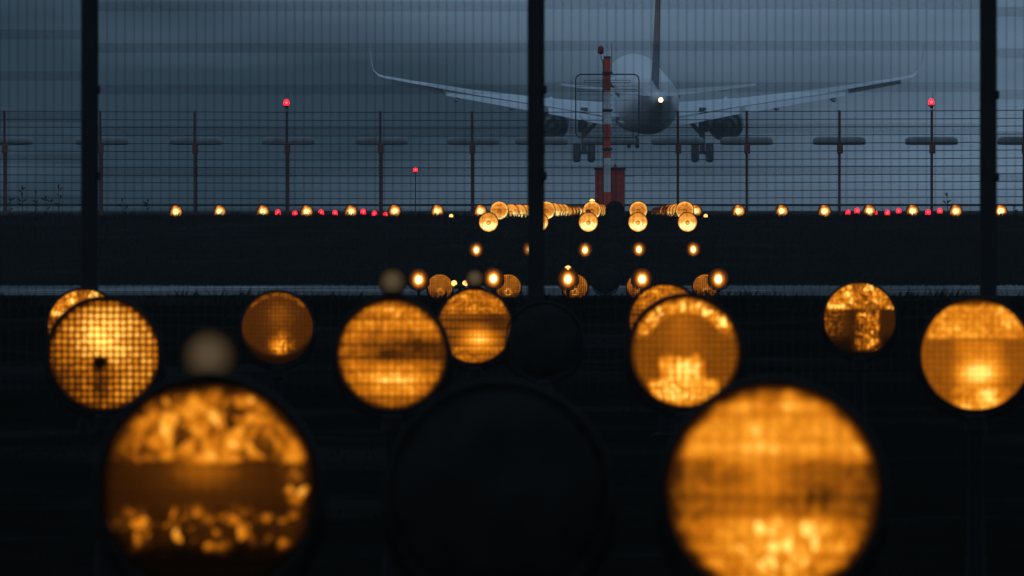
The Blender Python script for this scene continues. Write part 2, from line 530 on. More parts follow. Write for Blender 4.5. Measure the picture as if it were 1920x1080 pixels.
def g_faint(u, v):
    e = 0.17 + 0.13 * ga(u, v, 0.05, 0.35, 0.45, 0.5) + 0.62 * ga(u, v, 0.1, -0.5, 0.27, 0.3) * (0.2 + ca(u, v, 5, 9))
    e += 0.2 * st(math.hypot(u, v), 0.85, 0.92) * st(v, 0.5, 0.7) * ca(u, v, 5, 4)
    return e * (1 - 0.85 * st(math.hypot(u, v) - 0.4 * v, 0.95, 1.2))
def g_cap(u, v):
    e = 0.28 + 0.42 * st(v, 0.33, 0.38) * (0.6 * ca(u, v, 6, 10) + 0.6 * fl(u, v, 9, 10)) + 0.75 * ga(u, v, 0.12, -0.34, 0.4, 0.26)
    e += 0.22 * st(-v, 0.5, 0.6) * ca(u, v, 5, 2) - 0.1 * ga(u, v, 0.6, 0.1, 0.4, 0.3)
    e *= 0.88 + 0.12 * math.sin(v * 28)
    return e * edge(u, v, 0.93, 1.05)
def g_mushroom(u, v):
    e = 0.10 + 0.62 * st(v, 0.24, 0.30) * (0.12 + 0.5 * ca(u, v, 5, 11) + 0.8 * fl(u, v, 8, 11))
    e += 0.55 * st(0.40 - abs(u - 0.22), 0, 0.15) * st(0.3 - v, 0, 0.1) * (0.5 * ca(u, v, 6, 12) + 0.8 * fl(u, v, 9, 12))
    e += 0.3 * st(-u, 0.2, 0.7) * ca(u, v, 5, 3)
    return e * (1 - 0.9 * st(-v, 0.25, 0.7) * st(abs(u - 0.2), 0.3, 0.55)) * (1 - st(-v, 0.8, 0.95))
def g_mesh(u, v):
    r = math.hypot(u, v + 0.4)
    return 0.30 + 0.35 * math.exp(-((r - 0.22) / 0.1) ** 2) + 0.10 * v
def g_ring(u, v):
    r = math.hypot(u, v + 0.08)
    e = 0.64 + 0.46 * st(-v, -0.2, 0.35) + 0.22 * math.exp(-((r - 0.34) / 0.09) ** 2) - 0.42 * math.exp(-((r - 0.17) / 0.07) ** 2)
    return e * (1 - 0.12 * st(math.sin(v * 13), 0.4, 0.9)) * (1 - 0.45 * st(math.hypot(u, v), 0.85, 1.0)) + 0.12 * nz(u, v, 4, 1)
def g_pale(u, v):
    r = math.hypot(u, v + 0.08)
    e = 0.50 + 0.25 * st(-v, 0.1, 0.6) + 0.30 * st(math.hypot(u, v), 0.72, 0.9) - 0.25 * math.exp(-((r - 0.17) / 0.08) ** 2)
    return e * (1 - 0.15 * st(math.sin(v * 13), 0.4, 0.9)) + 0.15 * nz(u, v, 4, 6)
def g_core_halo(u, v):  # white core, with the orange flare halo painted onto the lens around it
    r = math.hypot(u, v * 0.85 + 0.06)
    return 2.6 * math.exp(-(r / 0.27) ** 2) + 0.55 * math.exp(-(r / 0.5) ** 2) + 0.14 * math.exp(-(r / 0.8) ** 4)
def g_far_halo(u, v):  # hot centre; the outer falloff is a glow halo painted on the face
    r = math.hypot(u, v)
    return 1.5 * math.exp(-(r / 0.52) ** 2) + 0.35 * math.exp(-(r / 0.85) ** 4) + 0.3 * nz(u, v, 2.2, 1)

LENS = {}
def lens(kind):
    if kind not in LENS:
        g, n, dots, sub, mt_, gain = {
            'grid': (g_grid, 17, 0.76, 3, 'lens', 1.3), 'low': (g_low, 17, 0.30, 2, 'lens', 1.12), 'tier': (g_tier, 17, 0.16, 3, 'lens', 1.1),
            'trap': (g_trap, 17, 0.14, 3, 'lens', 1.1), 'broken': (g_broken, 15, 0.06, 6, 'lens', 0.95), 'full': (g_full, 15, 0.10, 5, 'lens', 1.05),
            'faint': (g_faint, 17, 0.2, 3, 'lens', 1.0), 'cap': (g_cap, 17, 0.2, 3, 'lens', 1.1), 'mushroom': (g_mushroom, 17, 0.15, 3, 'lens', 1.1),
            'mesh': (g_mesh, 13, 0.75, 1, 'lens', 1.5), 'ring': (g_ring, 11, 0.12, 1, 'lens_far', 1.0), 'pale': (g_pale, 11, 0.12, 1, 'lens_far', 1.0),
            'core': (g_core_halo, 13, 0.0, 1, 'lens_far', 1.0), 'far': (g_far_halo, 9, 0.1, 1, 'lens_far', 1.0)}[kind]
        LENS[kind] = lens_mesh('lens', g, n, len(LENS) * 3.7, dots, sub, mt_, gain)
    return LENS[kind]

def shell(full=True):
    mb = MB()
    n = 40 if full else 20
    # bowl, open towards the approach, with a rolled rim
    mb.lathe([(0.1905, 0.004), (0.199, 0.002), (0.202, 0.008), (0.199, 0.018), (0.186, 0.03), (0.155, 0.09), (0.11, 0.15), (0.06, 0.185), (0.03, 0.19)], n, cap=True)
    return mb.mesh('housing', M['housing'])
HOUSING = shell()
HOUSING_S = shell(False)
mbx = MB()
mbx.lathe([(0.1915, 0.003), (0.1915, -0.010), (0.199, -0.012), (0.2035, -0.006), (0.2035, 0.006)], 40, cap=False)
RIM = mbx.mesh('lens_ring', M['housing'])
mbx = MB()                                         # a U shaped yoke holding the bowl
mbx.tube([(0.195, 0.06, 0.02), (0.197, 0.06, -0.08), (0.15, 0.06, -0.17), (0.05, 0.06, -0.215), (-0.05, 0.06, -0.215), (-0.15, 0.06, -0.17), (-0.197, 0.06, -0.08), (-0.195, 0.06, 0.02)], 0.011, 6)
mbx.lathe([(0.024, -0.27), (0.036, -0.265), (0.036, -0.215), (0.024, -0.21)], 12, (0, 0.05, 0), 'z')
YOKE = mbx.mesh('yoke', M['housing'])
POLES = {}
def pole_mesh(h):
    k = round(h, 1)
    if k not in POLES:
        mb = MB()
        mb.lathe([(0.034, -k - 0.25), (0.034, -0.2 - 0.5 * k), (0.028, -0.19 - 0.5 * k), (0.024, -0.25)], 10, (0, 0.05, 0), 'z')
        mb.lathe([(0.075, -k - 0.02), (0.075, -k + 0.012), (0.04, -k + 0.02)], 10, (0, 0.05, 0), 'z')
        POLES[k] = mb.mesh('pole', M['pole'])
    return POLES[k]
mbx = MB(); mbx.ball((0, 0.05, 0), 0.050, 24, 14); GLOBE = mbx.mesh('top_globe', M['lens_cream'])
at = GLOBE.attributes.new('glow', 'FLOAT', 'POINT')
at.data.foreach_set('value', [max(0.0, min(1.0, (0.05 - v.co.y) / 0.050)) ** 2.0 * (0.8 + 0.2 * v.co.z / 0.050) for v in GLOBE.vertices])
mbx = MB(); mbx.ball((0, 0.05, 0), 0.062, 12, 8); GLOBE_HOT = mbx.mesh('top_globe', M['globe_hot'])
mbx = MB(); mbx.lathe([(0.02, -0.09), (0.02, -0.05), (0.035, -0.045), (0.035, -0.03)], 10, (0, 0.05, 0), 'z'); GLOBE_STEM = mbx.mesh('globe_stem', M['housing'])

def lamp(p, kind, label, group, globe=None, small=False, scale=1.0, dz=0.23):
    t = thing('approach_lamp', label, 'lamp', p, group)
    link('lens', lens(kind), t)
    link('housing', HOUSING_S if small else HOUSING, t)
    if not small:
        link('lens_ring', RIM, t)
        link('yoke', YOKE, t)
    h = max(0.3, p.z - zg(p.x, p.y))
    link('pole', pole_mesh(h / scale), t)
    if globe:
        gl = link('top_globe', GLOBE if globe == 'dim' else GLOBE_HOT, t, (0, 0, dz))
        link('globe_stem', GLOBE_STEM, gl)
    t.rotation_euler = (0, 0, random.uniform(-0.03, 0.03))
    if scale != 1:
        t.scale = (scale,) * 3
    return t

G1 = 'large amber lamps of the nearest light rows'
lamp(P(390, 915, 1060), 'broken', 'huge amber lamp at lower left, upper half flaring and middle dark', G1, 'dim', dz=0.232)
lamp(P(1450, 922, 1060), 'full', 'huge glowing amber lamp at lower right, cut by the frame bottom', G1)
lamp(P(195, 665, 545), 'grid', 'amber lamp with a dotted grid face, leftmost of the large lamps', G1)
lamp(P(735, 665, 545), 'low', 'large amber lamp with pale globe on top, brightest in its lower half', G1, 'dim', dz=0.25)
lamp(P(1285, 660, 545), 'tier', 'large amber lamp with smoky middle and stepped bright foot', G1)
lamp(P(1830, 665, 545), 'trap', 'large amber lamp at the right frame edge under the black fence post', G1)
lamp(P(520, 615, 352), 'faint', 'dim brownish amber lamp between two larger lamps on the left', G1)
lamp(P(890, 612, 365), 'cap', 'medium amber lamp with pale globe on top, touching the larger lamp beside it', G1, 'dim', dz=0.245)
lamp(P(1248, 602, 360), 'cap', 'ragged amber lamp peeping out behind the large smoky lamp', G1)
lamp(P(158, 612, 360), 'mushroom', 'ragged amber lamp peeping out behind the dotted grid lamp', G1)
lamp(P(1612, 598, 352), 'mushroom', 'medium amber lamp alone at right, mushroom shaped glow above dark foot', G1)

ORD = ['first', 'second', 'third', 'fourth', 'fifth']
def row(m, xs_, y, kind, labels, group, centre=2, globe=None, dz=0.13, scale=1.0):
    for i, x in enumerate(xs_):
        yy = y[i] if isinstance(y, (list, tuple)) else y
        lamp(P(x, yy, m), kind, labels[i], group, globe if i == centre else None, dz=dz / scale, scale=scale)

row(124, (825, 953, 1078, 1199, 1323), 538, 'mesh',
    ['half sunken fine mesh lamp, %s from left in its row of five' % o for o in ORD], 'dim mesh faced lamps rising behind the near crest')
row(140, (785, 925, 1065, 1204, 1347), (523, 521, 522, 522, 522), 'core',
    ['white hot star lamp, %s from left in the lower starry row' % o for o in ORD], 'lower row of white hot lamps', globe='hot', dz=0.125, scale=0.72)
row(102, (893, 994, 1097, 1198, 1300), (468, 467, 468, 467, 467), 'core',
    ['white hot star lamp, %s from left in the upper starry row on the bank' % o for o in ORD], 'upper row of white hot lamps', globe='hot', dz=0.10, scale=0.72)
row(93.5, (916, 1010, 1103, 1196, 1289), 416.5, 'ring',
    ['round amber lamp below the bank top, %s from left of five' % o for o in ORD], 'row of five round lamps on the bank', globe='dim', dz=0.21)
row(87, (936, 1024, 1110, 1197, 1284), 394.5, 'pale',
    ['round amber lamp on the bank top, %s from left of five in front' % o for o in ORD], 'row of five round lamps on the bank top', globe='hot', dz=0.185)

# rows marching away towards the threshold, 30 m apart
COLL = {-2: 'small amber lamp in the receding file left of the centre fence post',
        -1: 'small amber lamp in the receding file just right of the centre fence post',
        0: 'small amber lamp in the receding file beside the red cabinet',
        2: 'small amber lamp in the receding file right of the red cabinet'}
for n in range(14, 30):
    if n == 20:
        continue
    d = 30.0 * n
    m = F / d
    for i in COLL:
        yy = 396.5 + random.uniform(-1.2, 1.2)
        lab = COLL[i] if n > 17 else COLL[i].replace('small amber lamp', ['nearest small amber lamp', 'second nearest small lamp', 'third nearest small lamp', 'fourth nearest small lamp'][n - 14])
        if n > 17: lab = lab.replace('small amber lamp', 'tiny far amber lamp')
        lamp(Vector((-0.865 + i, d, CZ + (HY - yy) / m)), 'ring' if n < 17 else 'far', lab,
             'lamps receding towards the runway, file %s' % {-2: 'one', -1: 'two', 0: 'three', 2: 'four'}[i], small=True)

# the long crossbar
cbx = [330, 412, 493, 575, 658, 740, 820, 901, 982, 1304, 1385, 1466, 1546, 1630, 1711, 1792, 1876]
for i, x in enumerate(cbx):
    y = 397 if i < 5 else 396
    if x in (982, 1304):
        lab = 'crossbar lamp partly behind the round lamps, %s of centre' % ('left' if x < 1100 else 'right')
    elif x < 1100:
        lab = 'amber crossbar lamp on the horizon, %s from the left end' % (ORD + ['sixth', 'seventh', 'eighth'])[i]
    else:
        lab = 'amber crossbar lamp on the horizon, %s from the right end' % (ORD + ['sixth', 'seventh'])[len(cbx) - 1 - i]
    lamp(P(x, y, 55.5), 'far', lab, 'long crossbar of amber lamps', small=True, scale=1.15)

# unlit sequenced flashers between the third and fourth lamps
def flasher_lens():
    mb = MB()
    mb.lathe([(0.190, 0.0), (0.18, -0.012), (0.12, -0.03), (0.07, -0.04), (0.001, -0.044)], 32, cap=False)
    return mb.mesh('flash_lens', M['flash'])
FL = flasher_lens()
mbx = MB()
mbx.lathe([(0.1915, 0.003), (0.1915, -0.010), (0.199, -0.012), (0.2035, -0.006), (0.2035, 0.006)], 40, cap=False)
FRIM = mbx.mesh('lens_ring', M['flash'])
mbx = MB()
mbx.tube([(0.10 * math.cos(a), -0.045, 0.10 * math.sin(a)) for a in (2 * math.pi * k / 20 for k in range(20))], 0.004, 6, closed=True)
mbx.tube([(0, -0.047, -0.10), (0, -0.047, 0.02)], 0.004, 6)
FT = mbx.mesh('flash_tube_guard', M['housing'])
for x, y, m, lab in ((935, 925, 1060, 'unlit flasher lamp, barely visible between the two huge lamps'),
                     (1020, 638, 365, 'dark unlit flasher lamp right of the lamp with pale globe'),
                     (1135, 526, 126, 'unlit grey glass flasher lamp, lowest of the three near the centre'),
                     (1147, 475, 102, 'unlit grey glass flasher lamp, middle one on the dark bank'),
                     (1152, 412, 93.5, 'unlit grey glass flasher lamp in front of the red cabinet, lower'),
                     (1153, 394, 87, 'unlit grey glass flasher lamp in front of the red cabinet, upper')):
    p = P(x, y, m)
    t = thing('flasher_lamp', lab, 'flasher', p, 'unlit sequenced flashers')
    link('flash_lens', FL, t)
    if m < 300:
        link('flash_tube_guard', FT, t)
    link('housing', HOUSING, t)
    link('lens_ring', FRIM, t)
    link('yoke', YOKE, t)
    link('pole', pole_mesh(max(0.3, p.z - zg(p.x, p.y))), t)

# small low lights
def low_light(p, label, r=0.06, two=False):
    t = thing('low_light', label, 'light', p)
    mb = MB()
    mb.lathe([(r * 1.5, -r * 1.4), (r * 1.5, -r * 0.6), (r * 1.1, -r * 0.4)], 14, axis='z')
    build('base', mb, M['housing'], t)
    for s in ((-0.075, 0.075) if two else (0,)):
        mb = MB()
        mb.ball((s, 0, 0), r * 0.75, 12, 8)
        build('bulb', mb, M['globe_hot'], t)
    mb = MB()
    mb.tube([(0, 0, -r * 1.3), (0, 0, -max(0.2, p.z - zg(p.x, p.y)))], 0.025, 8)
    build('stem', mb, M['pole'], t)
low_light(P(862, 531, 140), 'small twin light between the first two lower star lamps', 0.05, True)
low_light(P(846, 405, 86), 'tiny amber light low on the bank top, left of the round lamps')
low_light(P(1323, 405, 86), 'tiny amber light low on the bank top, right of the round lamps')

# red side row lights
mbx = MB(); mbx.lathe([(0.055, -0.07), (0.06, -0.05), (0.06, -0.02), (0.04, -0.015)], 12, axis='z'); RB = mbx.mesh('base', M['housing'])
mbx = MB(); mbx.lathe([(0.05, -0.02), (0.055, 0.02), (0.045, 0.06), (0.02, 0.085), (0.002, 0.09)], 12, axis='z'); RD = mbx.mesh('red_dome', M['redlit'])
mbx = MB(); mbx.ball((0, -0.05, 0.03), 0.028, 8, 6); RH = mbx.mesh('bulb', M['redhot'])
reds = [(521, 401), (553, 403), (602, 401), (628, 402), (681, 400), (702, 403), (723, 406), (1590, 401), (1607, 398), (1640, 401), (1664, 402), (1685, 398), (1740, 401), (1762, 398)]
for i, (x, y) in enumerate(reds):
    p = P(x, y, 48.5 if i % 2 else 52.0)
    names = ORD + ['sixth', 'seventh']
    lab = 'small red side row light, %s from left in the %s red cluster' % (names[i % 7], 'left' if i < 7 else 'right')
    t = thing('red_side_light', lab, 'light', p, 'red side row lights')
    link('base', RB, t); link('red_dome', RD, t); link('bulb', RH, t)
    t.scale = (1.85, 1.85, 1.85)
    mb = MB(); mb.tube([(0, 0, -0.06), (0, 0, -max(0.1, (p.z - zg(p.x, p.y)) / 1.85))], 0.02, 8)
    build('stem', mb, M['pole'], t)

# ------------------------------------------------------------------ near mesh fence, about 100 m out
mF = 333.0
fd = F / mF
ft = thing('mesh_fence', 'dark welded mesh fence with three black posts across the view', 'fence', (0, fd, 0))
ZB = zg(0, fd) + 0.02
FTOP = CZ + 1.62
posts = [-668, 168, 1005, 1853, 2690]
pxs = [(x - HX) / mF for x in posts]
mb = MB()
mb.box((0, 0, (ZB - 0.1 + FTOP) / 2), (0.092, 0.06, FTOP - ZB + 0.1), 0.008)
PM = mb.mesh('post', M['black'], smooth=False)
mb = MB()
mb.box((0.046, -0.035, 0), (0.03, 0.03, 0.05), 0.006)
mb.tube([(0.05, -0.05, 0), (0.05, -0.062, 0)], 0.012, 6)
CM = mb.mesh('clamp', M['black'])
mb = MB(); mb.box((0, 0, 0), (0.095, 0.068, 0.02), 0.004); CAPM = mb.mesh('post_cap', M['black'], smooth=False)
zb = [(65, 0.233), (90, 0.233), (86, 0.233), (100, 0.233)]
for i, x in enumerate(pxs):
    po = link('post', PM, ft, (x, 0, 0))
    link('post_cap', CAPM, po, (0, 0, FTOP + 0.01))
    for y in ((168, 330) if i != 3 else (178, 332)):
        link('clamp', CM, po, (0, 0, CZ + (HY - y) / mF))
# wires of one panel share their meshes; the twin cross wires sit either side of the uprights
mb = MB()
zz = [ZB + 0.02, FTOP - 0.02]
mb.tube([(0, 0, zz[0]), (0, 0, zz[1])], 0.0016, 5)
VW = mb.mesh('upright_wire', M['wire'])
for k in range(4):
    x0, x1 = pxs[k] + 0.05, pxs[k + 1] - 0.05
    pn = link('fence_panel', None, ft, (0, 0.0, 0))
    n = int(round((x1 - x0) / 0.05))
    for i in range(n + 1):
        xx = x0 + (x1 - x0) * i / n
        if not -3.75 < xx < 2.4:
            continue
        link('upright_wire', VW, pn, (xx, -0.045, 0))
    hw = MB()
    for s in (-0.021, -0.007, 0.007, 0.021):
        hw.tube([(x0 - 0.03, -0.0505, s), (x1 + 0.03, -0.0505, s)], 0.0017, 5)
    HW = hw.mesh('cross_wire', M['wire'])
    y = zb[k][0]
    z = CZ + (HY - y) / mF
    z += 2 * 0.233
    while z > FTOP - 0.03: z -= 0.233
    while z > ZB + 0.05:
        link('cross_wire', HW, pn, (0, 0, z))
        z -= 0.233

# ------------------------------------------------------------------ localizer: wire screen and antennas
mL = 48.5
ld = F / mL
lposts = [-352, -170, 8, 188, 365, 538, 713, 885, 1015, 1143, 1271, 1400, 1574, 1747, 1920, 2098]
sc = thing('wire_screen', 'long screen of level wires on rust red posts behind the lamps', 'fence', (0, ld, 0))
def ytop(x):
    return 208.0 + 2.5 * math.sin(math.pi * min(1, max(0, (x + 200) / 2200))) - 1.5 * max(0, (x - 1000) / 900)
GZ = zprof(ld) + CZ
rows = [0, 15, 29.5, 44.5, 59.5, 74.5, 89.5, 104, 119, 133, 148, 162]
for x in lposts:
    if x == 1143:
        continue
    X = (x - HX) / mL
    zt = CZ + (HY - ytop(x) + 2) / mL
    mb = MB()
    mb.box((0, 0, (zt + GZ - 0.2) / 2), (0.10, 0.10, zt - GZ + 0.2), 0.012)
    mb.box((0, 0, GZ + 0.02), (0.34, 0.34, 0.05), 0.01)
    mb.tube([(0, 0.05, zt - 1.2), (0, 1.1, GZ + 0.05)], 0.03, 6)
    po = build('post', mb, M['post'], sc, (X, 0, 0), smooth=False)
    mb = MB()
    zc = CZ + (HY - 279.5) / mL
    mb.box((0.02, -0.11, zc), (0.23, 0.12, 0.36), 0.015)
    mb.tube([(0.02, -0.11, zc - 0.18), (0.02, -0.08, zc - 0.5)], 0.02, 6)
    build('junction_box', mb, M['post'], po, smooth=False)
for r_, off in enumerate(rows):
    mb = MB()
    pts = [((x - HX) / mL, -0.062, CZ + (HY - ytop(x) - off) / mL + (0 if k % 2 == 0 else -0.004)) for k, x in enumerate(lposts)]
    mb.tube(pts, 0.016, 6)
    build('wire', mb, M['screenwire'], sc)
mb = MB()
x0, x1 = (lposts[0] - HX) / mL, (lposts[-1] - HX) / mL
mb.box(((x0 + x1) / 2, -0.13, CZ + (HY - 384.5) / mL), (x1 - x0, 0.08, 0.09), 0.01)
build('base_rail', mb, M['screenwire'], sc, smooth=False)

def radome():
    mb = MB()
    L = []
    n = 16
    for sx, k in ((-1.02, 0.35), (-1.0, 0.62), (-0.94, 0.82), (-0.82, 0.97), (-0.65, 1.0), (0.65, 1.0), (0.82, 0.97), (0.94, 0.82), (1.0, 0.62), (1.02, 0.35)):
        ring = []
        for i in range(n):
            a = 2 * math.pi * i / n
            yy, z_ = math.cos(a) * 0.20, math.sin(a)
            z_ = (z_ * 0.20 * k + 0.02 if z_ > 0 else z_ * 0.10 * (0.5 + 0.5 * k))
            ring.append((sx, yy * k, z_ - 0.05))
        L.append(ring)
    mb.loft(L)
    return mb.mesh('radome', M['radome'])
RADM = radome()
mb = MB(); mb.tube([(0, 0, -0.1), (0, 0, CZ * 0 - ((HY - 264) / mL + 0.28))], 0.045, 8); mb.tube([(0, 0, -0.15), (0, -0.7, -0.15)], 0.03, 6)
LMAST = mb.mesh('mast', M['post'])
for i, x in enumerate(lposts):
    if x < -100 or x > 1950:
        continue
    p = P(x + (2 if x < 900 else 0), 264.5, mL) + Vector((0, 0.75, 0))
    nth = i - 2
    lab = {1143: 'long grey antenna pod behind the red and white mast',
           1015: 'long grey antenna pod half hidden by the centre black fence post',
           1271: 'long grey antenna pod just right of the red and white mast'}.get(x)
    if not lab:
        if x < 1000:
            lab = 'long grey antenna pod on the wire screen, %s from the left' % (ORD + ['sixth'])[nth]
        else:
            lab = 'long grey antenna pod on the wire screen, %s from the right' % ORD[{1920: 0, 1747: 1, 1574: 2, 1400: 3}[x]]
    t = thing('antenna', lab, 'antenna', p, 'antenna pods along the wire screen')
    link('radome', RADM, t)
    link('mast', LMAST, t)

# obstruction lights
def red_light(p, label, lit=True, stem=0.18, sc_=1.0):
    t = thing('obstruction_light', label, 'warning light', p)
    mb = MB()
    mb.lathe([(0.05, -stem), (0.05, -0.10), (0.13, -0.07), (0.13, -0.045), (0.10, -0.03)], 14, axis='z')
    build('base', mb, M['steel'], t)
    mb = MB()
    mb.lathe([(0.095, -0.03), (0.115, 0.03), (0.10, 0.13), (0.06, 0.19), (0.002, 0.21)], 16, axis='z')
    build('red_dome', mb, M['redlit'] if lit else M['redoff'], t)
    if lit:
        mb = MB()
        mb.ball((0, -0.10, 0.07), 0.055, 10, 8)
        build('bulb', mb, M['redhot'], t)
    t.scale = (sc_,) * 3
    return t
red_light(P(537, 196, mL), 'lit red warning light on the screen post left of the airliner')
red_light(P(1746, 195, mL), 'lit red warning light on the screen post right of the airliner')
for x in (540, 1749):
    mb = MB()
    mb.tube([P(x, 208, mL), P(x, 172, mL)], 0.012, 5)
    o = build('lightning_rod', mb, M['steel'], sc)
    o.location = (0, -ld, 0)
t = red_light(P(779, 321, 37), 'small lit red light on a thin pole left of the centre', stem=0.1)
mb = MB(); mb.tube([(0, 0, -0.1), (0, 0, -2.3)], 0.03, 6); build('pole', mb, M['steel'], t)

# ------------------------------------------------------------------ striped monitor mast with cabinet
mM = 60.0
md = F / mM
mt = thing('monitor_mast', 'red and white striped mast with square antenna frame before the airliner', 'mast', (P(1138.5, 390, mM).x, md, zprof(md) + CZ))
g0 = zprof(md) + CZ
def zy(y): return CZ + (HY - y) / mM - g0
def mast_seg(y0, y1, m_):
    mb = MB()
    mb.lathe([(0.108, zy(y1)), (0.108, zy(y0))], 20, axis='z')
    build('mast_section', mb, m_, mt)
mast_seg(107, 139.9, M['redp']); mast_seg(140.1, 170, M['redp']); mast_seg(170.1, 233, M['whitep'])
mast_seg(233.1, 296, M['redp']); mast_seg(296.1, 360, M['whitep']); mast_seg(360.1, 410, M['redp'])
mb = MB(); mb.lathe([(0.113, zy(109.5)), (0.113, zy(106)), (0.09, zy(105.5))], 16, axis='z'); build('mast_cap', mb, M['cabtop'], mt)
for y in (137, 207, 280):
    mb = MB()
    mb.lathe([(0.122, zy(y) - 0.045), (0.122, zy(y) + 0.045)], 16, axis='z')
    mb.box((0, -0.12, zy(y)), (0.32, 0.06, 0.06))
    mb.tube([(0.13, -0.12, zy(y)), (0.17, -0.12, zy(y) + 0.03)], 0.025, 6)
    build('bracket', mb, M['steel'], mt)
# rungs up the sides
for y in range(116, 300, 9):
    if abs(y - 137) < 6 or abs(y - 207) < 6 or abs(y - 280) < 6: continue
    mb = MB(); s = 1 if (y // 9) % 2 else -1
    mb.tube([(s * 0.10, -0.03, zy(y)), (s * 0.155, -0.03, zy(y)), (s * 0.155, -0.03, zy(y) + 0.02)], 0.010, 5)
    build('step_bolt', mb, M['steel'], mt)
def rrect(x0, x1, z0, z1, r, y):
    pts = []
    for cx, cz, a0 in ((x1 - r, z1 - r, 0), (x0 + r, z1 - r, 90), (x0 + r, z0 + r, 180), (x1 - r, z0 + r, 270)):
        for k in range(7):
            a = math.radians(a0 + 15 * k)
            pts.append((cx + r * math.cos(a), y, cz + r * math.sin(a)))
    return pts
fx = lambda x: (x - 1138.5) / mM
mb = MB(); mb.tube(rrect(fx(1079.5), fx(1198), zy(258), zy(139.5), 0.17, -0.16), 0.020, 8, closed=True); build('antenna_frame', mb, M['steel'], mt)
for y0, y1, a, b in ((155, 150.5, 1095.5, 1182), (171.5, 168, 1083, 1194)):
    mb = MB(); mb.tube(rrect(fx(a), fx(b), zy(y0), zy(y1), 0.02, -0.13), 0.009, 6, closed=True); build('folded_dipole', mb, M['steel'], mt)
for y in (162, 177, 188, 246, 252):
    mb = MB(); mb.tube([(fx(1081), -0.15, zy(y)), (fx(1196), -0.15, zy(y))], 0.006, 5); build('reflector_rod', mb, M['steel'], mt)
mb = MB(); mb.tube([(fx(1131), -0.10, zy(112)), (fx(1130.5), -0.13, zy(200)), (fx(1131), -0.12, zy(300)), (fx(1131), -0.12, zy(395))], 0.018, 6); build('cable', mb, M['steel'], mt)
mb = MB(); mb.tube([(fx(1147), -0.02, zy(140)), (fx(1147), -0.02, zy(80))], [0.014, 0.008], 6); build('lightning_rod', mb, M['steel'], mt)
mb = MB(); mb.tube([(fx(1132), -0.05, zy(116)), (fx(1128), -0.05, zy(112)), (fx(1126.5), -0.05, zy(104))], 0.014, 6); build('lamp_arm', mb, M['steel'], mt)
red_light(P(1126.3, 96, mM) + Vector((0, -0.05, 0)), 'unlit dark red warning lamp at the top of the striped mast', lit=False, stem=0.12, sc_=0.85)

cab = thing('cabinet', 'dull red equipment cabinet at the foot of the striped mast', 'cabinet', (P(1143.5, 390, mM).x, md + 0.75, g0))
mb = MB(); mb.box((0, 0, zy(318) / 2 + 0.04), (0.93, 0.7, zy(318) - 0.08), 0.015); build('body', mb, M['cabinet'], cab, smooth=False)
mb = MB(); mb.box((0, 0, zy(316) + 0.004), (1.0, 0.78, 0.085), 0.02); build('lid', mb, M['cabtop'], cab, smooth=False)
for s in (-1, 1):
    mb = MB(); mb.box((s * 0.232, -0.362, zy(318) / 2 + 0.04), (0.44, 0.02, zy(318) - 0.2), 0.006)
    dr = build('door', mb, M['cabinet'], cab, smooth=False)
    mb = MB(); mb.box((s * 0.06, -0.382, zy(350)), (0.03, 0.02, 0.16), 0.004); build('handle', mb, M['steel'], dr)
mb = MB(); mb.box((0, 0, 0.03), (0.99, 0.76, 0.10), 0.01); build('plinth', mb, M['steel'], cab, smooth=False)
mb = MB(); mb.lathe([(0.05, zy(314) + 0.02), (0.05, zy(312) + 0.03), (0.03, zy(310) + 0.03), (0.004, zy(309) + 0.03)], 10, (fx(1153) - 0.08, 0, 0), 'z'); build('pilot_light', mb, M['redoff'], cab)
mb = MB(); mb.tube([(0.45, -0.1, zy(330)), (0.78, -0.1, zy(330)), (0.80, -0.1, zy(329))], 0.012, 6); build('antenna_rod', mb, M['steel'], cab)

# ------------------------------------------------------------------ airliner, landing away from the camera
mA = 29.0
pw = P(1206, 303, mA)
AC = thing('airliner', 'white twin engine airliner landing in haze, seen from behind, gear down', 'airplane', pw)
AC.rotation_euler = (math.radians(4.0), 0, math.radians(3.0))
def sy(s): return 17.7 - s           # distance from the nose -> local y
H0 = 4.2
rings = [(0.0, .05, .05, 3.75), (0.35, .55, .5, 3.8), (1.0, .98, .95, 3.9), (2.2, 1.45, 1.45, 4.02), (4.0, 1.82, 1.9, 4.15), (6.0, 1.975, 2.07, H0),
         (12, 1.975, 2.07, H0), (18, 1.975, 2.07, H0), (23.5, 1.975, 2.07, H0), (26.5, 1.84, 1.88, 4.36), (29.5, 1.5, 1.52, 4.68), (32.5, 1.02, 1.08, 5.0), (35, .58, .66, 5.18), (36.8, .27, .34, 5.26), (37.57, .13, .17, 5.3)]
mb = MB()
n = 40
L = []
for s, rw, rh, zc in rings:
    L.append([(rw * math.cos(2 * math.pi * k / n), sy(s), zc + rh * math.sin(2 * math.pi * k / n)) for k in range(n)])
mb.loft(L)
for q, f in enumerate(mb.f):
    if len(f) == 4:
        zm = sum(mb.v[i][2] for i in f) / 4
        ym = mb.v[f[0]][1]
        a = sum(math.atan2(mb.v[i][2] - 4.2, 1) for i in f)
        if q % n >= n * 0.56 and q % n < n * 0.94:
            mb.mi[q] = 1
fus = build('fuselage', mb, [M['awhite'], M['abelly']], AC)
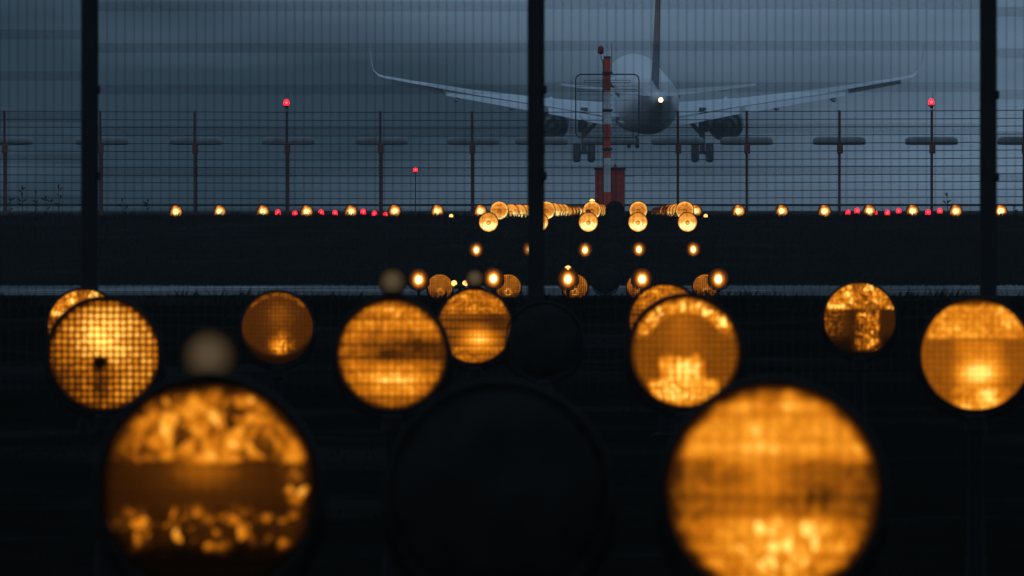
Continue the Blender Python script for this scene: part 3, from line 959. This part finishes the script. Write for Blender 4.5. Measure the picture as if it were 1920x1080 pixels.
# cabin windows along both sides
for s_ in (-1, 1):
    for k in range(34):
        s = 7.2 + k * 0.53
        mw = MB(); mw.box((s_ * 1.965, sy(s), 4.75), (0.04, 0.23, 0.33), 0.008)
        if k == 0:
            WM = mw.mesh('cabin_window', M['adark'], smooth=False)
            W0 = s
        link('cabin_window', WM, fus, (0, -(s - W0), 0))
    del WM
mb = MB(); mb.ball((0, sy(19), 2.62), 1, 20, 10); mb.v = [(v[0] * 1.75, sy(16.5) + (v[1] - sy(19)) * 5.2, 2.62 + (v[2] - 2.62) * 0.8) for v in mb.v]
build('belly_fairing', mb, M['abelly'], fus)
mb = MB(); mb.lathe([(0.16, sy(37.5)), (0.13, sy(37.75)), (0.11, sy(37.7))], 14, (0, 0, 5.3), 'y'); build('exhaust', mb, M['adark'], fus)
mb = MB(); mb.ball((0.03, sy(37.85), 5.28), 0.15, 12, 8); build('tail_light', mb, M['taillight'], AC)

def foil(mb, secs, vertical=False):
    """secs: (span, s of leading edge, chord, height, thickness, twist in degrees)"""
    shp = [(0, 0), (0.03, .45), (0.12, .85), (0.3, 1.0), (0.55, .78), (0.8, .38), (1, .04), (1, -.04), (0.8, -.28), (0.55, -.6), (0.3, -.8), (0.12, -.65), (0.03, -.38)]
    L = []
    for sp, le, ch, z, th, tw in secs:
        t_ = math.radians(tw)
        ring = []
        for c, h in shp:
            yl, zl = -c * ch, h * th / 2
            y_, z_ = yl * math.cos(t_) - zl * math.sin(t_), yl * math.sin(t_) + zl * math.cos(t_)
            ring.append((z + z_, sy(le) + y_, sp) if vertical else (sp, sy(le) + y_, z + z_))
        L.append(ring)
    mb.loft(L)

for s_ in (-1, 1):
    mb = MB()
    foil(mb, [(s_ * 1.2, 11.8, 6.6, 3.25, 0.85, 3), (s_ * 2.6, 12.6, 5.6, 3.3, 0.75, 3), (s_ * 6.4, 14.8, 3.6, 3.78, 0.5, 2), (s_ * 11, 17.1, 2.6, 4.5, 0.34, 1), (s_ * 15, 19.1, 1.8, 5.25, 0.22, 0), (s_ * 16.9, 20.05, 1.5, 5.65, 0.17, 0)])
    wing = build('wing', mb, M['agrey'], AC)
    mb = MB()
    pts = [(16.9, 20.05, 1.5, 5.65, .17), (17.3, 20.25, 1.4, 5.78, .16), (17.62, 20.5, 1.25, 6.1, .15), (17.74, 20.9, 1.1, 6.6, .13), (17.84, 21.5, .85, 7.4, .1), (17.9, 22.1, .55, 8.0, .06)]
    L = []
    shp = [(0, 0), (0.1, .8), (0.3, 1), (0.7, .5), (1, .04), (1, -.04), (0.7, -.5), (0.3, -1), (0.1, -.8)]
    for i, (sp, le, ch, z, th) in enumerate(pts):
        a = min(1, i / 3) * math.radians(84)
        L.append([(s_ * (sp - h * th / 2 * math.sin(a)), sy(le) - c * ch, z + h * th / 2 * math.cos(a)) for c, h in shp])
    mb.loft(L)
    build('winglet', mb, M['awhite'], wing)
    # flaps lowered
    for (a0, a1, k) in ((2.1, 6.2, 0), (6.55, 12.9, 1)):
        mb = MB()
        def te(sp):
            if sp < 6.4:
                t = (sp - 2.6) / 3.8; return 12.6 + 5.6 + t * (18.4 - 18.2), 3.02 + t * 0.68
            t = (sp - 6.4) / 4.6; return 18.4 + t * 1.3, 3.70 + t * 0.76
        (s0, z0), (s1, z1) = te(a0), te(a1)
        c0, c1 = (1.0, 0.85) if k == 0 else (0.85, 0.5)
        foil(mb, [(s_ * a0, s0 - 0.05, c0, z0 - 0.12, .16, 26), (s_ * a1, s1 - 0.05, c1, z1 - 0.1, .11, 26)])
        build('flap', mb, M['agrey'], wing)
    mb = MB()
    foil(mb, [(s_ * 13.1, 20.0, 0.75, 4.86, .13, 20), (s_ * 16.4, 21.3, 0.55, 5.50, .10, 20)])
    build('aileron', mb, M['aileron'], wing)
    for sp, s0, z0 in ((4.0, 17.6, 2.85), (8.55, 18.2, 3.55), (12.2, 19.1, 4.15)):
        mb = MB()
        mb.lathe([(0.03, sy(s0 - 1.8)), (0.16, sy(s0 - 0.9)), (0.2, sy(s0)), (0.16, sy(s0 + 0.9)), (0.03, sy(s0 + 1.5))], 12, (s_ * sp, 0, z0), 'y')
        build('flap_fairing', mb, M['abelly'], wing)
    mb = MB()
    foil(mb, [(s_ * 0.5, 31.3, 4.0, 5.35, .4, 0), (s_ * 3.5, 33.2, 2.7, 5.72, .26, 0), (s_ * 6.2, 34.9, 1.5, 6.1, .14, 0)])
    build('stabilizer', mb, M['abelly'], AC)
    # engine
    en = MB()
    en.lathe([(0.98, sy(10.1)), (1.06, sy(10.0)), (1.14, sy(10.3)), (1.18, sy(11.2)), (1.12, sy(12.4)), (0.95, sy(13.4)), (0.92, sy(13.4)), (0.9, sy(12.9))], 32, (s_ * 5.68, 0, 2.08), 'y')
    eo = build('engine', en, M['adark'], AC)
    mb = MB(); mb.lathe([(0.85, sy(12.6)), (0.66, sy(13.6)), (0.52, sy(14.3)), (0.48, sy(14.3)), (0.45, sy(13.9))], 24, (s_ * 5.68, 0, 2.08), 'y'); build('core_nozzle', mb, M['adark'], eo)
    mb = MB(); mb.lathe([(0.36, sy(13.8)), (0.25, sy(14.4)), (0.03, sy(15.0))], 16, (s_ * 5.68, 0, 2.08), 'y'); build('exhaust_cone', mb, M['adark'], eo)
    mb = MB(); mb.box((s_ * 5.68, sy(13.3), 3.25), (0.3, 4.2, 1.1), 0.1); build('pylon', mb, M['abelly'], eo)
    # main gear
    gx = s_ * 3.83
    gr = MB(); gr.lathe([(0.24, 3.5), (0.24, 2.0), (0.17, 1.98), (0.17, 0.58)], 12, (gx, 0, 0), 'z'); gr.tube([(gx - 0.62, 0, 0.58), (gx + 0.62, 0, 0.58)], 0.10, 8)
    gro = build('main_gear', gr, M['adark'], AC)
    for q in (-1, 1):
        mb = MB(); mb.lathe([(0.30, -0.22), (0.54, -0.235), (0.62, -0.15), (0.64, 0), (0.62, 0.15), (0.54, 0.235), (0.30, 0.22)], 24, (gx + q * 0.47, 0, 0.585), 'x')
        wo = build('tyre', mb, M['tyre'], gro)
        mb = MB(); mb.lathe([(0.05, -0.17), (0.29, -0.21), (0.29, 0.21), (0.05, 0.17)], 16, (gx + q * 0.47, 0, 0.585), 'x'); build('rim', mb, M['abelly'], gro)
    mb = MB(); mb.box((gx + s_ * 0.20, 0.1, 2.55), (0.38, 0.9, 1.25), 0.03); build('gear_door', mb, M['adark'], gro)
    mb = MB(); mb.tube([(gx - s_ * 0.05, -0.05, 1.75), (gx - s_ * 0.95, -0.05, 2.75)], 0.13, 8); build('side_stay', mb, M['adark'], gro)
# fin, blue below and orange above
mb = MB()
foil(mb, [(5.4, 28.4, 7.2, 0, .5, 0), (6.3, 29.6, 6.0, 0, .5, 0), (8.6, 31.3, 4.7, 0, .46, 0)], True)
fin = build('fin', mb, M['afin'], AC)
mb = MB()
foil(mb, [(8.603, 31.3, 4.7, 0, .46, 0), (12.2, 34.1, 2.5, 0, .34, 0)], True)
build('fin_top', mb, M['afin2'], fin)
# nose gear
nz_ = 12.64
mb = MB(); mb.tube([(0, nz_, 2.6), (0, nz_ - 0.1, 0.4)], 0.10, 8); mb.tube([(-0.3, nz_ - 0.1, 0.4), (0.3, nz_ - 0.1, 0.4)], 0.07, 8); ng = build('nose_gear', mb, M['abelly'], AC)
for q in (-1, 1):
    mb = MB(); mb.lathe([(0.15, -0.10), (0.32, -0.12), (0.38, -0.05), (0.38, 0.05), (0.32, 0.12), (0.15, 0.10)], 20, (q * 0.27, nz_ - 0.1, 0.4), 'x'); build('tyre', mb, M['tyre'], ng)
    mb = MB(); mb.box((q * 0.45, nz_ + 0.5, 1.9), (0.05, 1.6, 0.7), 0.02); build('gear_door', mb, M['adark'], ng)

# ------------------------------------------------------------------ weeds standing up against the sky
def weed(x, m, ytop_, label, seed):
    random.seed(seed)
    d = F / m
    X = (x - HX) / m
    z0 = zg(X, d)
    h = CZ + (HY - ytop_) / m - z0
    t = thing('weed', label, 'plant', (X, d, z0), 'tall dry weeds on the bank top')
    for k in range(2):
        hh = h * (1 if k == 0 else random.uniform(0.55, 0.85))
        lx = random.uniform(-0.12, 0.12) if k else random.uniform(-0.03, 0.03)
        mb = MB()
        pts = [(0, 0, -0.03), (lx * 0.3, 0, hh * 0.5), (lx, 0, hh)]
        mb.tube(pts, [0.008, 0.006, 0.003], 5)
        so_ = build('stem', mb, M['weed'], t)
        mb = MB()
        for j in range(3):
            q = random.uniform(0.35, 0.95)
            cx, cz = lx * q, hh * q
            s = random.choice((-1, 1)); l = random.uniform(0.04, 0.13)
            yv = random.uniform(-0.05, 0.05)
            mb.add([(cx, 0, cz), (cx + s * l * 0.5, yv, cz + l * 0.45 + 0.012), (cx + s * l, yv, cz + l * 0.6), (cx + s * l * 0.5, yv, cz + l * 0.3 - 0.012)], [(0, 1, 2, 3)])
        build('leaves', mb, M['weed'], so_)
        mb = MB()
        mb.lathe([(0.004, hh * 0.86), (0.020, hh * 0.9), (0.022, hh * 0.95), (0.006, hh * 1.03)], 7, (lx, 0, 0), 'z')
        build('seed_head', mb, M['weed'], so_)
    return t
wl = [(20, 372, 'leftmost of the weeds at the left frame edge'), (42, 349, 'tallest weed left of the left fence post'), (66, 357, 'broad weed left of the left fence post, middle of the clump'),
      (88, 368, 'short weed in the clump left of the left fence post'), (110, 346, 'slender tall weed nearest to the left fence post'), (230, 372, 'small weed just right of the left fence post'),
      (275, 374, 'small low weed left of the first crossbar lamp'), (1776, 362, 'tall thin weed beside the right red warning post'), (1900, 384, 'low weed at the right frame edge')]
for i, (x, y, lab) in enumerate(wl):
    weed(x, 82.5, y, lab, 40 + i)

# ------------------------------------------------------------------ haze
mb = MB()
mb.box((0, 1045, 17.5 - 2.0), (2040, 2250, 41))
hz = bpy.data.materials.new('haze')
hz.use_nodes = True
t = hz.node_tree
t.nodes.clear()
o_ = t.nodes.new('ShaderNodeOutputMaterial')
v_ = t.nodes.new('ShaderNodeVolumePrincipled')
v_.inputs['Color'].default_value = (0.80, 0.86, 0.92, 1)
v_.inputs['Density'].default_value = 0.00013
v_.inputs['Anisotropy'].default_value = 0.1
t.links.new(v_.outputs['Volume'], o_.inputs['Volume'])
tag(build('haze', mb, hz, smooth=False), 'thin blue dusk haze filling the air over the airfield', 'haze', kind='stuff')
